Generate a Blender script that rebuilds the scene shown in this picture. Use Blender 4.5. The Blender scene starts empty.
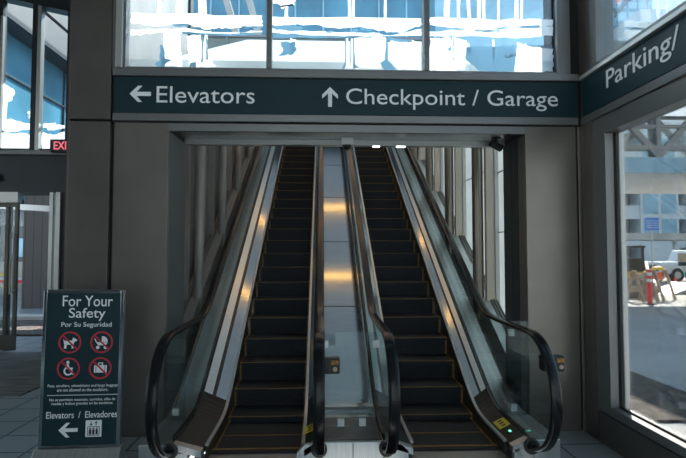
import bpy, bmesh, math, random
from mathutils import Vector, Matrix
random.seed(7)
sc = bpy.context.scene
R = math.radians

# ------------------------------------------------------------------ camera, sky, sun, exposure
cam = bpy.data.objects.new('camera', bpy.data.cameras.new('camera'))
sc.collection.objects.link(cam)
cam.data.sensor_width = 36.0
cam.data.lens = 36.0 * 520 / 686
cam.data.clip_end = 600
cam.location = (0, 0, 1.62)
cam.rotation_euler = (R(92.6), 0, R(-2.3))
sc.camera = cam

w = bpy.data.worlds.new('sky'); sc.world = w; w.use_nodes = True
nt = w.node_tree; nt.nodes.clear()
tc = nt.nodes.new('ShaderNodeTexCoord'); sp = nt.nodes.new('ShaderNodeSeparateXYZ')
cr = nt.nodes.new('ShaderNodeValToRGB'); bg = nt.nodes.new('ShaderNodeBackground'); ou = nt.nodes.new('ShaderNodeOutputWorld')
cr.color_ramp.elements[0].color = (0.80, 0.86, 0.88, 1)
cr.color_ramp.elements[1].position = 0.75; cr.color_ramp.elements[1].color = (0.30, 0.52, 0.78, 1)
nt.links.new(tc.outputs['Generated'], sp.inputs[0]); nt.links.new(sp.outputs['Z'], cr.inputs[0])
nt.links.new(cr.outputs[0], bg.inputs[0]); nt.links.new(bg.outputs[0], ou.inputs[0])
bg.inputs[1].default_value = 0.8

sun = bpy.data.objects.new('sun', bpy.data.lights.new('sun', 'SUN')); sc.collection.objects.link(sun)
sun.data.energy = 5.0; sun.data.angle = R(0.6); sun.data.color = (1, 0.95, 0.87)
sun.rotation_euler = Vector((-0.36, -0.66, -0.66)).to_track_quat('-Z', 'Y').to_euler()
sun.location = (0, 20, 30)

vs = sc.view_settings
sc.display_settings.display_device = 'sRGB'
vs.view_transform = 'Standard'; vs.look = 'None'; vs.gamma = 1.0; vs.exposure = 1.7; vs.use_curve_mapping = False

# ------------------------------------------------------------------ materials
def lin(c): return tuple(((v/255)/12.92 if v/255 < .04045 else ((v/255+.055)/1.055)**2.4) for v in c) + (1,)
def mat(name, col, rough=.5, metal=0.0, noise=0.0, scale=8.0, stretch=(1, 1, 1), bump=0.0, spec=None, col2=None):
    m = bpy.data.materials.new(name); m.use_nodes = True
    n = m.node_tree.nodes; l = m.node_tree.links; b = n['Principled BSDF']
    if len(col) == 3: col = tuple(col) + (1,)
    b.inputs['Base Color'].default_value = col
    b.inputs['Roughness'].default_value = rough; b.inputs['Metallic'].default_value = metal
    if spec is not None: b.inputs['Specular IOR Level'].default_value = spec
    if noise or bump or col2:
        t = n.new('ShaderNodeTexCoord'); mp = n.new('ShaderNodeMapping'); nz = n.new('ShaderNodeTexNoise')
        mp.inputs['Scale'].default_value = stretch; nz.inputs['Scale'].default_value = scale; nz.inputs['Detail'].default_value = 5
        l.new(t.outputs['Object'], mp.inputs[0]); l.new(mp.outputs[0], nz.inputs['Vector'])
        if noise or col2:
            r = n.new('ShaderNodeValToRGB')
            a = tuple(max(0, v*(1-noise)) for v in col[:3]) + (1,)
            c = (tuple(col2[:3]) + (1,)) if col2 else tuple(min(1, v*(1+noise)) for v in col[:3]) + (1,)
            r.color_ramp.elements[0].color = a if not col2 else col; r.color_ramp.elements[1].color = c
            r.color_ramp.elements[0].position = .35; r.color_ramp.elements[1].position = .65
            l.new(nz.outputs['Fac'], r.inputs[0]); l.new(r.outputs[0], b.inputs['Base Color'])
        if bump:
            bp = n.new('ShaderNodeBump'); bp.inputs['Strength'].default_value = bump; bp.inputs['Distance'].default_value = .01
            l.new(nz.outputs['Fac'], bp.inputs['Height']); l.new(bp.outputs[0], b.inputs['Normal'])
    return m
def glass(name, tint=(.93, .97, .96), refl=.1, rough=.02, k=.55):
    m = bpy.data.materials.new(name); m.use_nodes = True
    n = m.node_tree.nodes; l = m.node_tree.links; n.clear()
    o = n.new('ShaderNodeOutputMaterial'); mx = n.new('ShaderNodeMixShader'); t = n.new('ShaderNodeBsdfTransparent'); g = n.new('ShaderNodeBsdfGlossy')
    lw = n.new('ShaderNodeLayerWeight'); mt = n.new('ShaderNodeMath'); mt.operation = 'MULTIPLY_ADD'
    lw.inputs[0].default_value = .35; mt.inputs[1].default_value = k; mt.inputs[2].default_value = refl
    t.inputs[0].default_value = tuple(tint) + (1,); g.inputs['Roughness'].default_value = rough
    l.new(lw.outputs['Fresnel'], mt.inputs[0]); l.new(mt.outputs[0], mx.inputs[0])
    l.new(t.outputs[0], mx.inputs[1]); l.new(g.outputs[0], mx.inputs[2]); l.new(mx.outputs[0], o.inputs[0])
    return m
def translucent(name, col, tr=.6, noise=0):
    m = bpy.data.materials.new(name); m.use_nodes = True
    n = m.node_tree.nodes; l = m.node_tree.links; n.clear()
    o = n.new('ShaderNodeOutputMaterial'); mx = n.new('ShaderNodeMixShader'); t = n.new('ShaderNodeBsdfTranslucent'); d = n.new('ShaderNodeBsdfDiffuse')
    t.inputs[0].default_value = tuple(col) + (1,); d.inputs[0].default_value = tuple(col) + (1,)
    mx.inputs[0].default_value = tr
    if noise:
        nz = n.new('ShaderNodeTexNoise'); nz.inputs['Scale'].default_value = 2.5; r = n.new('ShaderNodeValToRGB')
        r.color_ramp.elements[0].color = tuple(v*(1-noise) for v in col) + (1,); r.color_ramp.elements[1].color = tuple(col) + (1,)
        tcn = n.new('ShaderNodeTexCoord'); l.new(tcn.outputs['Object'], nz.inputs['Vector'])
        l.new(nz.outputs['Fac'], r.inputs[0]); l.new(r.outputs[0], t.inputs[0]); l.new(r.outputs[0], d.inputs[0])
    l.new(d.outputs[0], mx.inputs[1]); l.new(t.outputs[0], mx.inputs[2]); l.new(mx.outputs[0], o.inputs[0])
    return m
def emis(name, col, s):
    m = bpy.data.materials.new(name); m.use_nodes = True
    b = m.node_tree.nodes['Principled BSDF']; b.inputs['Base Color'].default_value = (.8, .8, .8, 1)
    b.inputs['Emission Color'].default_value = tuple(col) + (1,); b.inputs['Emission Strength'].default_value = s
    return m
def tile_mat(name, c1, c2, mortar, size, w_, rough, ms=.012, off=0.0, bump=0):
    m = bpy.data.materials.new(name); m.use_nodes = True
    n = m.node_tree.nodes; l = m.node_tree.links; b = n['Principled BSDF']; b.inputs['Roughness'].default_value = rough
    t = n.new('ShaderNodeTexCoord'); br = n.new('ShaderNodeTexBrick'); br.offset = off; br.squash = 1
    br.inputs['Color1'].default_value = tuple(c1)+(1,); br.inputs['Color2'].default_value = tuple(c2)+(1,); br.inputs['Mortar'].default_value = tuple(mortar)+(1,)
    br.inputs['Scale'].default_value = 1; br.inputs['Mortar Size'].default_value = ms; br.inputs['Brick Width'].default_value = w_; br.inputs['Row Height'].default_value = size
    l.new(t.outputs['Object'], br.inputs['Vector']); l.new(br.outputs['Color'], b.inputs['Base Color'])
    return m

M = dict(
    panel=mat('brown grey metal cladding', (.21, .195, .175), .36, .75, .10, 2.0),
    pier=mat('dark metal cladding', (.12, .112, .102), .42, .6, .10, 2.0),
    gap=mat('dark joint', (.012, .014, .016), .6),
    frame=mat('grey aluminium frame', (.20, .205, .205), .38, .6),
    darkframe=mat('dark aluminium', (.035, .042, .048), .4, .4),
    bright=mat('bright aluminium', (.55, .56, .55), .35, .7),
    tan=mat('tan anodised mullion', (.58, .52, .44), .38, .5),
    tube=mat('bronze tube', (.28, .24, .20), .32, .85),
    steel=mat('brushed stainless', (.38, .43, .47), .12, 1.0, .08, 30, (.15, 6, 6)),
    dullsteel=mat('satin stainless', (.50, .52, .52), .38, 1.0, .08, 20, (6, .2, .2)),
    skirt=mat('dark skirt panel', (.05, .042, .035), .38, .5),
    palesteel=mat('pale satin stainless', (.60, .66, .68), .30, .9, .05, 10, (.2, 3, 3)),
    hallpanel=mat('hall cladding', (.36, .345, .32), .45, .3, .08, 2),
    lowdeck=mat('dark reflection lower deck', (.016, .017, .019), .45, .1, spec=.3),  # reflection of the dark ceiling in the flat deck, painted near-black
    deck=mat('dark satin deck', (.06, .065, .07), .30, .8),
    rubber=mat('black handrail rubber', (.005, .006, .007), .26, spec=.32),
    black=mat('black plastic', (.012, .012, .013), .35),
    step=mat('dark ribbed step', (.005, .009, .015), .6, 0, .55, 60, (1, 1, 1), .6),
    riser=mat('dark riser', (.004, .007, .010), .5, .3),
    yellow=mat('worn yellow paint', (.28, .15, .03), .6, 0, .6, 90),
    sticker=mat('yellow sticker', (.75, .55, .03), .5),
    white=mat('white plastic', (.72, .74, .73), .5),
    signface=mat('dark teal sign face', (.009, .034, .042), .45, spec=.25),
    letter=mat('pale lettering', (.86, .89, .88), .6),
    red=mat('red ring', (.50, .03, .05), .5),
    film=translucent('white window film', (.97, .98, .98), .72),
    filmblue=translucent('blue grey window film', (.36, .52, .62), .6),
    frost2=translucent('pale screen panel', (.33, .37, .36), .6, .2),
    frost=translucent('frosted panel', (.60, .64, .64), .72, .18),
    glass=glass('clear glass', (.965, .975, .965), .06),
    balu=glass('balustrade glass', (.90, .95, .95), .05, .03, .22),
    winglass=glass('window glass', (.90, .96, .99), .04),
    roof=mat('pale roof membrane', (.72, .75, .74), .8, 0, .06, 3),
    roof_fill=translucent('translucent fill roof', (.80, .83, .84), .30),  # translucency added so diffuse daylight fills the hall
    ceil=mat('dim ceiling', (.30, .30, .29), .7),
    wallpaint=mat('grey wall', (.28, .28, .27), .7),
    bluewall=mat('blue glazed facade', (.075, .22, .31), .25, 0, .25, .4),
    bluewall2=mat('pale blue facade', (.26, .44, .54), .35, 0, .2, .4),
    conc=mat('concrete', (.42, .395, .36), .85, 0, .12, .7),
    pave=mat('grey pavement', (.34, .335, .33), .85, 0, .10, .6),
    conc2b=mat('grey outer cladding', (.12, .13, .13), .6, 0, .25, 1.5),
    eave=mat('grey eaves metal', (.075, .078, .08), .5),
    conc2=mat('garage concrete', (.62, .65, .67), .85, 0, .08, .2),
    void=mat('painted opening shade', (.16, .18, .20), .8),  # shade inside openings painted as a dark colour, lightened for haze
    mulch=mat('bark mulch', (.018, .014, .012), .95, 0, 0, 16, bump=1.0, col2=(.13, .105, .09)),
    orange=mat('safety orange', (.85, .12, .03), .5),
    redpost=mat('red plastic post', (.75, .04, .04), .45),
    wood=mat('weathered wood', (.42, .33, .24), .8, 0, .2, 6),
    yel=mat('machine yellow', (.75, .50, .06), .5),
    blue=mat('street sign blue', (.03, .18, .55), .5),
    car=mat('silver white car paint', (.68, .70, .72), .3, .1),
    tyre=mat('tyre', (.035, .035, .037), .8),
    leaf=mat('foliage', (.05, .10, .03), .8, 0, .5, 5),
    brick=tile_mat('dark brick', (.05, .045, .043), (.075, .065, .06), (.03, .03, .03), .08, .24, .8, off=.5),
    tile=tile_mat('grey floor tile', (.23, .255, .26), (.245, .27, .275), (.030, .034, .036), .40, .40, .35),
    mat_=mat('ribbed entrance mat', (.21, .20, .19), .9, 0, .55, 9, (.25, 9, 1)),
    lamp=emis('warm lamp', (1.0, .50, .12), 3.6),
    down=emis('cool downlight', (.9, .97, 1.0), 1.5),
    exit=emis('exit red', (1.0, .02, .08), .22),
    green=emis('green indicator', (.1, 1.0, .5), 1.2),
)

# ------------------------------------------------------------------ mesh helpers
class MB:
    def __init__(s): s.v = []; s.f = []
    def add(s, vs_, fs):
        o = len(s.v); s.v += [tuple(v) for v in vs_]; s.f += [tuple(i+o for i in f) for f in fs]; return s
    def box(s, x0, x1, y0, y1, z0, z1):
        x0, x1 = min(x0, x1), max(x0, x1); y0, y1 = min(y0, y1), max(y0, y1); z0, z1 = min(z0, z1), max(z0, z1)
        return s.add([(x0,y0,z0),(x1,y0,z0),(x1,y1,z0),(x0,y1,z0),(x0,y0,z1),(x1,y0,z1),(x1,y1,z1),(x0,y1,z1)],
                     [(0,3,2,1),(4,5,6,7),(0,1,5,4),(1,2,6,5),(2,3,7,6),(3,0,4,7)])
    def loft(s, secs, closed=False):
        n = len(secs[0]); vs_ = [p for q in secs for p in q]; fs = []
        m = len(secs)
        for i in range(m if closed else m-1):
            a = i*n; b = ((i+1) % m)*n
            for j in range(n): fs.append((a+j, a+(j+1) % n, b+(j+1) % n, b+j))
        if not closed: fs.append(tuple(range(n))[::-1]); fs.append(tuple(range((m-1)*n, m*n)))
        return s.add(vs_, fs)
    def ribbon(s, x0, x1, ys, zb, zt):
        return s.loft([[(x0,y,zb(y)),(x1,y,zb(y)),(x1,y,zt(y)),(x0,y,zt(y))] for y in ys])
    def cyl(s, p0, p1, r0, r1=None, n=16):
        r1 = r0 if r1 is None else r1
        p0, p1 = Vector(p0), Vector(p1); d = (p1-p0).normalized()
        a = d.orthogonal().normalized(); b = d.cross(a)
        return s.loft([[tuple(p + (a*math.cos(2*math.pi*k/n) + b*math.sin(2*math.pi*k/n))*r) for k in range(n)] for p, r in ((p0, r0), (p1, r1))])
    def bar(s, p0, p1, w_, h_):
        p0, p1 = Vector(p0), Vector(p1); d = (p1-p0).normalized()
        up = Vector((0,0,1)) if abs(d.z) < .95 else Vector((0,1,0))
        a = d.cross(up).normalized()*w_/2; b = a.cross(d).normalized()*h_/2
        return s.loft([[tuple(p-a-b), tuple(p+a-b), tuple(p+a+b), tuple(p-a+b)] for p in (p0, p1)])
    def sphere(s, c, r, n=14, m=9, sx=1, sy=1, sz=1, z0=-1):
        secs = []
        for i in range(m+1):
            t = math.asin(z0) + (math.pi/2 - math.asin(z0))*i/m
            rr = max(math.cos(t), .004)
            secs.append([(c[0]+sx*r*rr*math.cos(2*math.pi*k/n), c[1]+sy*r*rr*math.sin(2*math.pi*k/n), c[2]+sz*r*math.sin(t)) for k in range(n)])
        return s.loft(secs)
    def poly(s, pts, y0, y1):          # outline in x,z extruded along y
        n = len(pts)
        return s.add([(x,y0,z) for x,z in pts] + [(x,y1,z) for x,z in pts],
                     [tuple(range(n)), tuple(range(n,2*n))[::-1]] + [(i,(i+1)%n,(i+1)%n+n,i+n) for i in range(n)])
    def polyx(s, pts, x0, x1):         # outline in y,z extruded along x
        n = len(pts)
        return s.add([(x0,y,z) for y,z in pts] + [(x1,y,z) for y,z in pts],
                     [tuple(range(n)), tuple(range(n,2*n))[::-1]] + [(i,(i+1)%n,(i+1)%n+n,i+n) for i in range(n)])
    def ring(s, cx, cz, r0, r1, y0, y1, n=36, a0=0, a1=2*math.pi):
        full = abs(a1-a0) > 6.28; k = n if full else n+1
        secs = []
        for i in range(k):
            a = a0 + (a1-a0)*i/n; c, d = math.cos(a), math.sin(a)
            secs.append([(cx+r0*c,y0,cz+r0*d),(cx+r1*c,y0,cz+r1*d),(cx+r1*c,y1,cz+r1*d),(cx+r0*c,y1,cz+r0*d)])
        return s.loft(secs, closed=full)
    def build(s, name, m, parent=None, smooth=False, bevel=0.0, base=False, kind=None, world=False):
        me = bpy.data.meshes.new(name); me.from_pydata(s.v, [], s.f)
        bm = bmesh.new(); bm.from_mesh(me)
        bmesh.ops.recalc_face_normals(bm, faces=bm.faces)
        if bevel:
            es = [e for e in bm.edges if len(e.link_faces) == 2 and e.calc_face_angle(0) > .5]
            bmesh.ops.bevel(bm, geom=es, offset=bevel, segments=2, affect='EDGES', clamp_overlap=True, profile=.5)
        bm.to_mesh(me); bm.free()
        me.materials.append(m)
        if smooth:
            for p in me.polygons: p.use_smooth = True
            try: me.set_sharp_from_angle(angle=R(40))
            except Exception: pass
        o = bpy.data.objects.new(name, me); sc.collection.objects.link(o)
        if base:
            xs = [v.co for v in me.vertices]
            c = Vector(((min(v.x for v in xs)+max(v.x for v in xs))/2, (min(v.y for v in xs)+max(v.y for v in xs))/2, min(v.z for v in xs)))
            me.transform(Matrix.Translation(-c)); o.location = c
        if parent is not None:
            o.parent = parent
            if world: o.location = -Vector(parent.location)
        if kind: o['kind'] = kind
        return o
def tag(o, label, cat, group=None, kind=None):
    o['label'] = label; o['category'] = cat
    if group: o['group'] = group
    if kind: o['kind'] = kind
    return o
def thing(name, loc, label, cat, rotz=0, group=None):
    o = bpy.data.objects.new(name, None); sc.collection.objects.link(o)
    o.location = loc; o.rotation_euler = (0, 0, rotz); o.empty_display_size = .1
    return tag(o, label, cat, group)
def struct(mb, name, m, parent=None, **k):
    return mb.build(name, m, parent, kind='structure', **k)
_tx = []
def text(s_, name, m, parent, w_=None, h_=None, loc=(0,0,0), rot=(R(90),0,0), depth=.002, align='CENTER', spacing=1.0, bold=0.0):
    """lettering as a mesh scaled to a width (and height); origin at lower left or centre of its outline"""
    cu = bpy.data.curves.new(name, 'FONT'); cu.body = s_; cu.align_x = 'CENTER'; cu.extrude = depth; cu.size = 1; cu.resolution_u = 4
    cu.space_character = spacing; cu.offset = bold
    if '\n' in s_: cu.space_line = .9
    o = bpy.data.objects.new(name+'_c', cu); sc.collection.objects.link(o)
    dg = bpy.context.evaluated_depsgraph_get(); me = bpy.data.meshes.new_from_object(o.evaluated_get(dg)); me.name = name
    bpy.data.objects.remove(o); bpy.data.curves.remove(cu)
    xs = [v.co.x for v in me.vertices]; ys = [v.co.y for v in me.vertices]
    W, H = max(xs)-min(xs), max(ys)-min(ys)
    kx = (w_/W) if w_ else h_/H; ky = (h_/H) if h_ else kx
    for v in me.vertices:
        v.co.x = (v.co.x-(min(xs)+max(xs))/2)*kx; v.co.y = (v.co.y-(min(ys)+max(ys))/2)*ky
    me.materials.clear(); me.materials.append(m)
    t = bpy.data.objects.new(name, me); sc.collection.objects.link(t); t.parent = parent; t.location = loc; t.rotation_euler = rot
    return t

# ------------------------------------------------------------------ dimensions
WY = 4.72           # face of the front wall
AX = 0.24           # axis between the two escalators
OL, OR_ = -1.39, 1.885   # opening
HB, HT = 2.72, 2.80      # opening header
RX = 2.42           # right wall
FY = 8.8            # far wall at left
RISE0, RUNEND = 5.0, 13.66
SL = math.tan(R(30))
def sps(t, w_): return w_*math.log1p(math.exp(t/w_)) if t/w_ < 30 else t
def incl(y, y0, w_=.10): return SL*(sps(y-y0, w_) - sps(y-y0-8.66, w_))
def nose(y): return incl(y, RISE0)
def deckz(y): return .17 + incl(y, 4.92, .08)
def railz(y): return 1.0 + incl(y, 5.17, .10)

# ------------------------------------------------------------------ room shell
f = MB().box(-9, 2.6, -6, 3.0, -.3, 0).box(-9, -1.24, 3.0, 15.5, -.3, 0).box(1.72, 2.6, 3.0, 15.5, -.3, 0)
struct(f, 'floor', M['tile'])
struct(MB().box(-1.24, 1.72, 3.0, 15.5, -.9, -.6), 'floor_pit', M['gap'])
struct(MB().box(-9.2, 2.7, -6, WY, 6.2, 6.4).box(-9.2, -2.3, WY, FY+.2, 6.2, 6.4), 'ceiling', M['ceil'])
struct(MB().box(-9.2, -9, -6, FY, 0, .4).box(-9.2, -9, -6, FY, 5.6, 6.2).box(-9.2, -9, -6, -5, .4, 5.6).box(-9.2, -9, 6.5, FY, .4, 5.6), 'wall_left', M['wallpaint'])
wl_ = struct(MB().box(-9.12, -9.1, -5, 6.5, .4, 5.6), 'window_fill_left', M['glass'])  # unseen glazing, added so daylight reaches the right wall
fb = MB()
for y in (-5, -2.2, .6, 3.4, 6.44): fb.box(-9.16, -9.04, y, y+.06, .4, 5.6)
fb.box(-9.15, -9.05, -5, 6.5, 3.0, 3.06).build('window_frame', M['frame'], wl_)
# unseen back wall; opening shaped for fill light, left part solid for shade
b = MB().box(-9, 2.6, -6.2, -6, 0, .1).box(-9, 2.6, -6.2, -6, 5.9, 6.2).box(-9, -2.6, -6.2, -6, .1, 5.9).box(2.4, 2.6, -6.2, -6, .1, 5.9)
struct(b, 'wall_back', M['wallpaint'])
wb = struct(MB().box(-2.6, 2.4, -6.12, -6.1, .1, 5.9), 'window_fill_back', M['glass'])
fb = MB()
for x in (-2.6, -.1, 2.34): fb.box(x, x+.06, -6.16, -6.04, .1, 5.9)
for z in (2.0, 4.0): fb.box(-2.6, 2.4, -6.15, -6.05, z, z+.06)
fb.build('window_frame', M['frame'], wb)

# front wall: dark core with metal cladding panels on it
core = MB().box(-2.24, OL-.0, WY+.03, 5.3, 0, HT).box(OR_, RX+.05, WY+.03, 5.3, 0, HT).box(-2.24, RX+.05, WY+.03, 5.3, HB+.06, 3.27)
core.box(-2.24, -1.90, WY+.03, 5.0, 3.27, 6.2).box(2.2, RX+.05, WY+.03, 5.0, 3.27, 6.2).box(-1.9, 2.2, WY+.03, 5.0, 5.4, 6.2)
wf = struct(core, 'wall_front', M['gap'])
# pilaster at the left: stands 4 cm proud
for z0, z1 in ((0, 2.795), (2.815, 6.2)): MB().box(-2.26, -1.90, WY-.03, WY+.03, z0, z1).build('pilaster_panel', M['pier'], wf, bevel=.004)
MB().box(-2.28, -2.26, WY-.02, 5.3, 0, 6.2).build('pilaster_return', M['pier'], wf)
MB().box(-1.875, OL, WY, WY+.03, 0, HT-.005).build('cladding_panel', M['panel'], wf, bevel=.004)
MB().box(OR_, 2.365, WY, WY+.03, 0, HT-.005).build('cladding_panel', M['panel'], wf, bevel=.004)
MB().box(2.382, RX, WY, WY+.03, 0, HT-.005).build('cladding_panel', M['panel'], wf, bevel=.003)
MB().box(OL+.003, OR_-.003, WY-.005, WY+.03, HB, HT-.008).build('header_panel', M['frame'], wf, bevel=.003)
MB().box(-1.88, 2.38, WY-.03, WY+.03, HT+.005, 2.875).build('header_rail', M['frame'], wf, bevel=.006)
MB().box(OL, OR_, WY+.03, 5.3, HB+.05, HB+.06).build('soffit_panel', M['dullsteel'], wf)
MB().box(OL, OR_, 5.26, 5.34, HB-.005, HB+.05).build('soffit_lip', M['bright'], wf, bevel=.003)
j = MB().box(OL-.01, OL+.004, WY+.03, 5.3, 0, HB); j.build('jamb_panel', M['frame'], wf)
MB().box(OR_-.004, OR_+.01, WY+.03, 4.9, 0, HB).build('jamb_panel', M['panel'], wf)
MB().box(OR_-.006, OR_+.02, 4.905, 5.07, 0, HB).box(OR_-.006, OR_+.02, 5.075, 5.3, 0, HB).build('jamb_leaf', M['darkframe'], wf)

# window over the directional sign, three panes with a cut-out white film
WL, WR, WB_, WT = -1.78, 2.20, 3.31, 5.4
wn = MB().box(-1.90, WL, WY-.02, WY+.10, 3.27, WT).box(WR, WR+.12, WY-.02, WY+.10, 3.27, WT).box(WL, WR, WY, WY+.10, 3.27, WB_).box(WL, WR, WY, WY+.10, WT-.06, WT)
for x in (-.49, .97): wn.box(x-.025, x+.025, WY-.01, WY+.10, WB_, WT-.06)
win = struct(wn, 'window_1', M['frame'], bevel=.004)
MB().box(-1.86, -1.80, WY-.05, WY-.02, 3.285, WT).build('lit_jamb', M['bright'], win, bevel=.004)  # daylight caught on the jamb, painted as a brighter metal strip
panes = [(WL, -.515), (-.465, .945), (.995, WR)]
for a, c in panes: MB().box(a, c, WY+.05, WY+.06, WB_, WT-.06).build('pane', M['winglass'], win)
def at_depth(x, y, Y):              # measured photo position -> world x, z on the plane at depth Y
    t = R(2.6); a = (x-343)/520; b = (229-y)/520
    f_ = math.cos(t)-b*math.sin(t); u_ = math.sin(t)+b*math.cos(t); q = R(2.3)
    X, Yd = a*math.cos(q)+f_*math.sin(q), f_*math.cos(q)-a*math.sin(q)
    return X/Yd*Y, 1.62+u_/Yd*Y
def px(x): return at_depth(x, 90, WY)[0]
def pz(y): return at_depth(343, y, WY)[1]
def wob(pts, amp, n=6, seed=0):
    rr = random.Random(seed); out = []
    for (x0, z0), (x1, z1) in zip(pts, pts[1:]+pts[:1]):
        for k in range(n):
            t = k/n; e = 0 if k == 0 else amp
            out.append((x0+(x1-x0)*t + rr.uniform(-e, e), z0+(z1-z0)*t + rr.uniform(-e, e)))
    return out
fcount = [0]
def fpt(x, y): return at_depth(x, y, WY+.07)
def film(par, pts, m='film', amp=.012, n=6, lay=0):
    fcount[0] += 1
    y = WY+.062+.002*lay+.0001*(fcount[0] % 17)
    q = wob([fpt(x, y_) for x, y_ in pts], amp, n, fcount[0])
    return [(x, z) for x, z in q], y
def films(name, shapes, m='film'):
    mb = MB()
    for pts, amp in shapes:
        q, y = film(None, pts, amp=amp)
        mb.poly(q, y, y+.0008)
    return mb.build(name, M[m], win)
def blob(cx, cy, rx, ry, n=10, seed=1):
    rr = random.Random(seed)
    return [(cx+rx*(1+rr.uniform(-.25, .25))*math.cos(2*math.pi*k/n), cy+ry*(1+rr.uniform(-.25, .25))*math.sin(2*math.pi*k/n)) for k in range(n)]
films('window_film', [
    ([(131,13),(262,16),(262,27),(225,28),(205,30),(190,25),(150,26),(131,23)], .012),
    ([(131,30),(180,29),(230,33),(262,31),(262,33),(215,35),(160,33),(131,36)], .008),
    ([(164,33),(180,35),(182,67),(162,67)], .012), ([(187,36),(201,35),(204,67),(189,67)], .008),
    ([(176,8),(181,-40),(184,-40),(183,14),(176,14)], .006), ([(159,-40),(162,-40),(161,14),(157,14)], .006),
    ([(197,-40),(200,-40),(203,16),(199,16)], .005), ([(203,-40),(205,-40),(207,16),(204,16)], .005),
    ([(201,34),(205,34),(202,60),(198,67),(216,67),(209,58),(207,34)], .006), (blob(166, -20, 18, 10, seed=5), .02), (blob(205, -30, 16, 12, seed=6), .02)])
films('window_film', [
    ([(271,17),(422,19),(422,25),(400,33),(380,31),(360,27),(340,29),(310,25),(271,25)], .010),
    ([(271,29),(300,31),(340,33),(372,33),(390,36),(422,29),(422,36),(352,38),(320,36),(271,33)], .008),
    ([(352,37),(386,38),(384,58),(379,68),(354,68)], .012), ([(390,40),(422,42),(422,70),(399,70),(391,60)], .012),
    (blob(286, 1, 11, 7, seed=3), .016), ([(285,6),(288,6),(288,22),(285,22)], .003),
    ([(347,-40),(349,-40),(351,20),(348,20)], .004), ([(353,-40),(356,-40),(354,20),(352,20)], .004), ([(384,-40),(387,-40),(386,20),(384,20)], .004),
    ([(345,36),(348,36),(347,62),(351,62),(351,36),(353,36),(353,68),(344,68)], .004), (blob(352, -28, 20, 12, seed=8), .02),
    ([(290,38),(296,40),(293,56),(295,60),(289,62),(292,48)], .006)])
films('window_film', [
    ([(430,18),(488,20),(553,20),(553,27),(520,27),(470,30),(430,25)], .010),
    ([(430,32),(475,30),(520,29),(553,27),(553,36),(510,38),(470,36),(430,38)], .010),
    ([(430,38),(450,38),(447,55),(462,60),(456,71),(430,71)], .014), ([(462,40),(466,40),(471,52),(464,58),(464,70),(448,70),(452,38)], .014),
    ([(517,42),(530,46),(553,49),(553,72),(515,72)], .014), ([(505,55),(517,53),(517,57),(506,58)], .006), ([(492,40),(494,40),(495,58),(493,60)], .003),
    ([(445,-40),(453,-40),(449,20),(444,20)], .008), ([(456,-40),(459,-40),(460,20),(457,20)], .004), ([(464,-40),(466,-40),(471,20),(468,20)], .004),
    ([(478,-40),(481,-40),(480,20),(477,20)], .004), ([(483,-40),(486,-40),(485,20),(482,20)], .004), ([(497,-40),(500,-40),(499,20),(497,20)], .004),
    ([(515,-40),(519,-40),(518,20),(514,20)], .006), ([(521,-40),(525,-40),(522,20),(520,20)], .004), (blob(462, -26, 28, 14, seed=12), .02), (blob(518, -22, 14, 12, seed=13), .02)])

def darkfilm(shapes, seed):
    mb = MB()
    for i, (pts, amp) in enumerate(shapes):
        q = wob([at_depth(x, y, WY+.06) for x, y in pts], amp, 5, seed+i); mb.poly(q, WY+.0604+.00004*i, WY+.0606+.00004*i)
    return mb.build('printed_silhouette', M['filmblue'], win)
darkfilm([([(160,45),(164,45),(165,58),(172,61),(166,63),(165,67),(158,67),(154,64),(160,60)], .008), ([(172,24),(190,24),(187,27),(175,27)], .006), ([(240,26),(262,26),(262,28),(242,28)], .004),
          ([(180,32),(232,34),(255,33),(255,35),(228,36),(182,34)], .006), ([(190,63),(196,62),(196,67),(189,67)], .005), ([(202,36),(203,36),(203,62),(201,62)], .003), ([(206,36),(207,36),(208,60),(206,60)], .003)], 300)
darkfilm([([(271,26),(300,26),(304,28),(296,31),(276,30)], .006), ([(326,31),(333,31),(332,33),(326,33)], .004), ([(353,29),(358,29),(357,32),(352,32)], .004), ([(360,28),(374,28),(372,31),(361,30)], .005),
          ([(271,34),(340,36),(372,36),(372,38),(340,38),(271,38)], .006), ([(345,38),(346,38),(346,66),(343,70),(341,70),(345,62)], .003), ([(350,38),(351,38),(351,66),(350,66)], .002), ([(353,38),(354,38),(355,64),(360,68),(353,68)], .004),
          ([(386,38),(388,38),(388,60),(396,70),(384,70),(380,62),(385,60)], .006), ([(388,37),(400,39),(412,40),(412,42),(398,42),(388,40)], .005), ([(280,42),(296,42),(295,46),(297,49),(294,54),(279,56),(283,50)], .008)], 340)
darkfilm([([(474,30),(500,30),(500,32),(476,32)], .005), ([(430,36),(442,36),(442,38),(430,38)], .004), ([(466,47),(490,46),(514,45),(516,52),(514,71),(480,71),(466,60)], .010), ([(526,44),(552,46),(552,49),(528,46)], .006), ([(520,26),(540,25),(540,28),(522,28)], .004), ([(453,38),(454,38),(454,60),(453,60)], .002)], 380)

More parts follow.
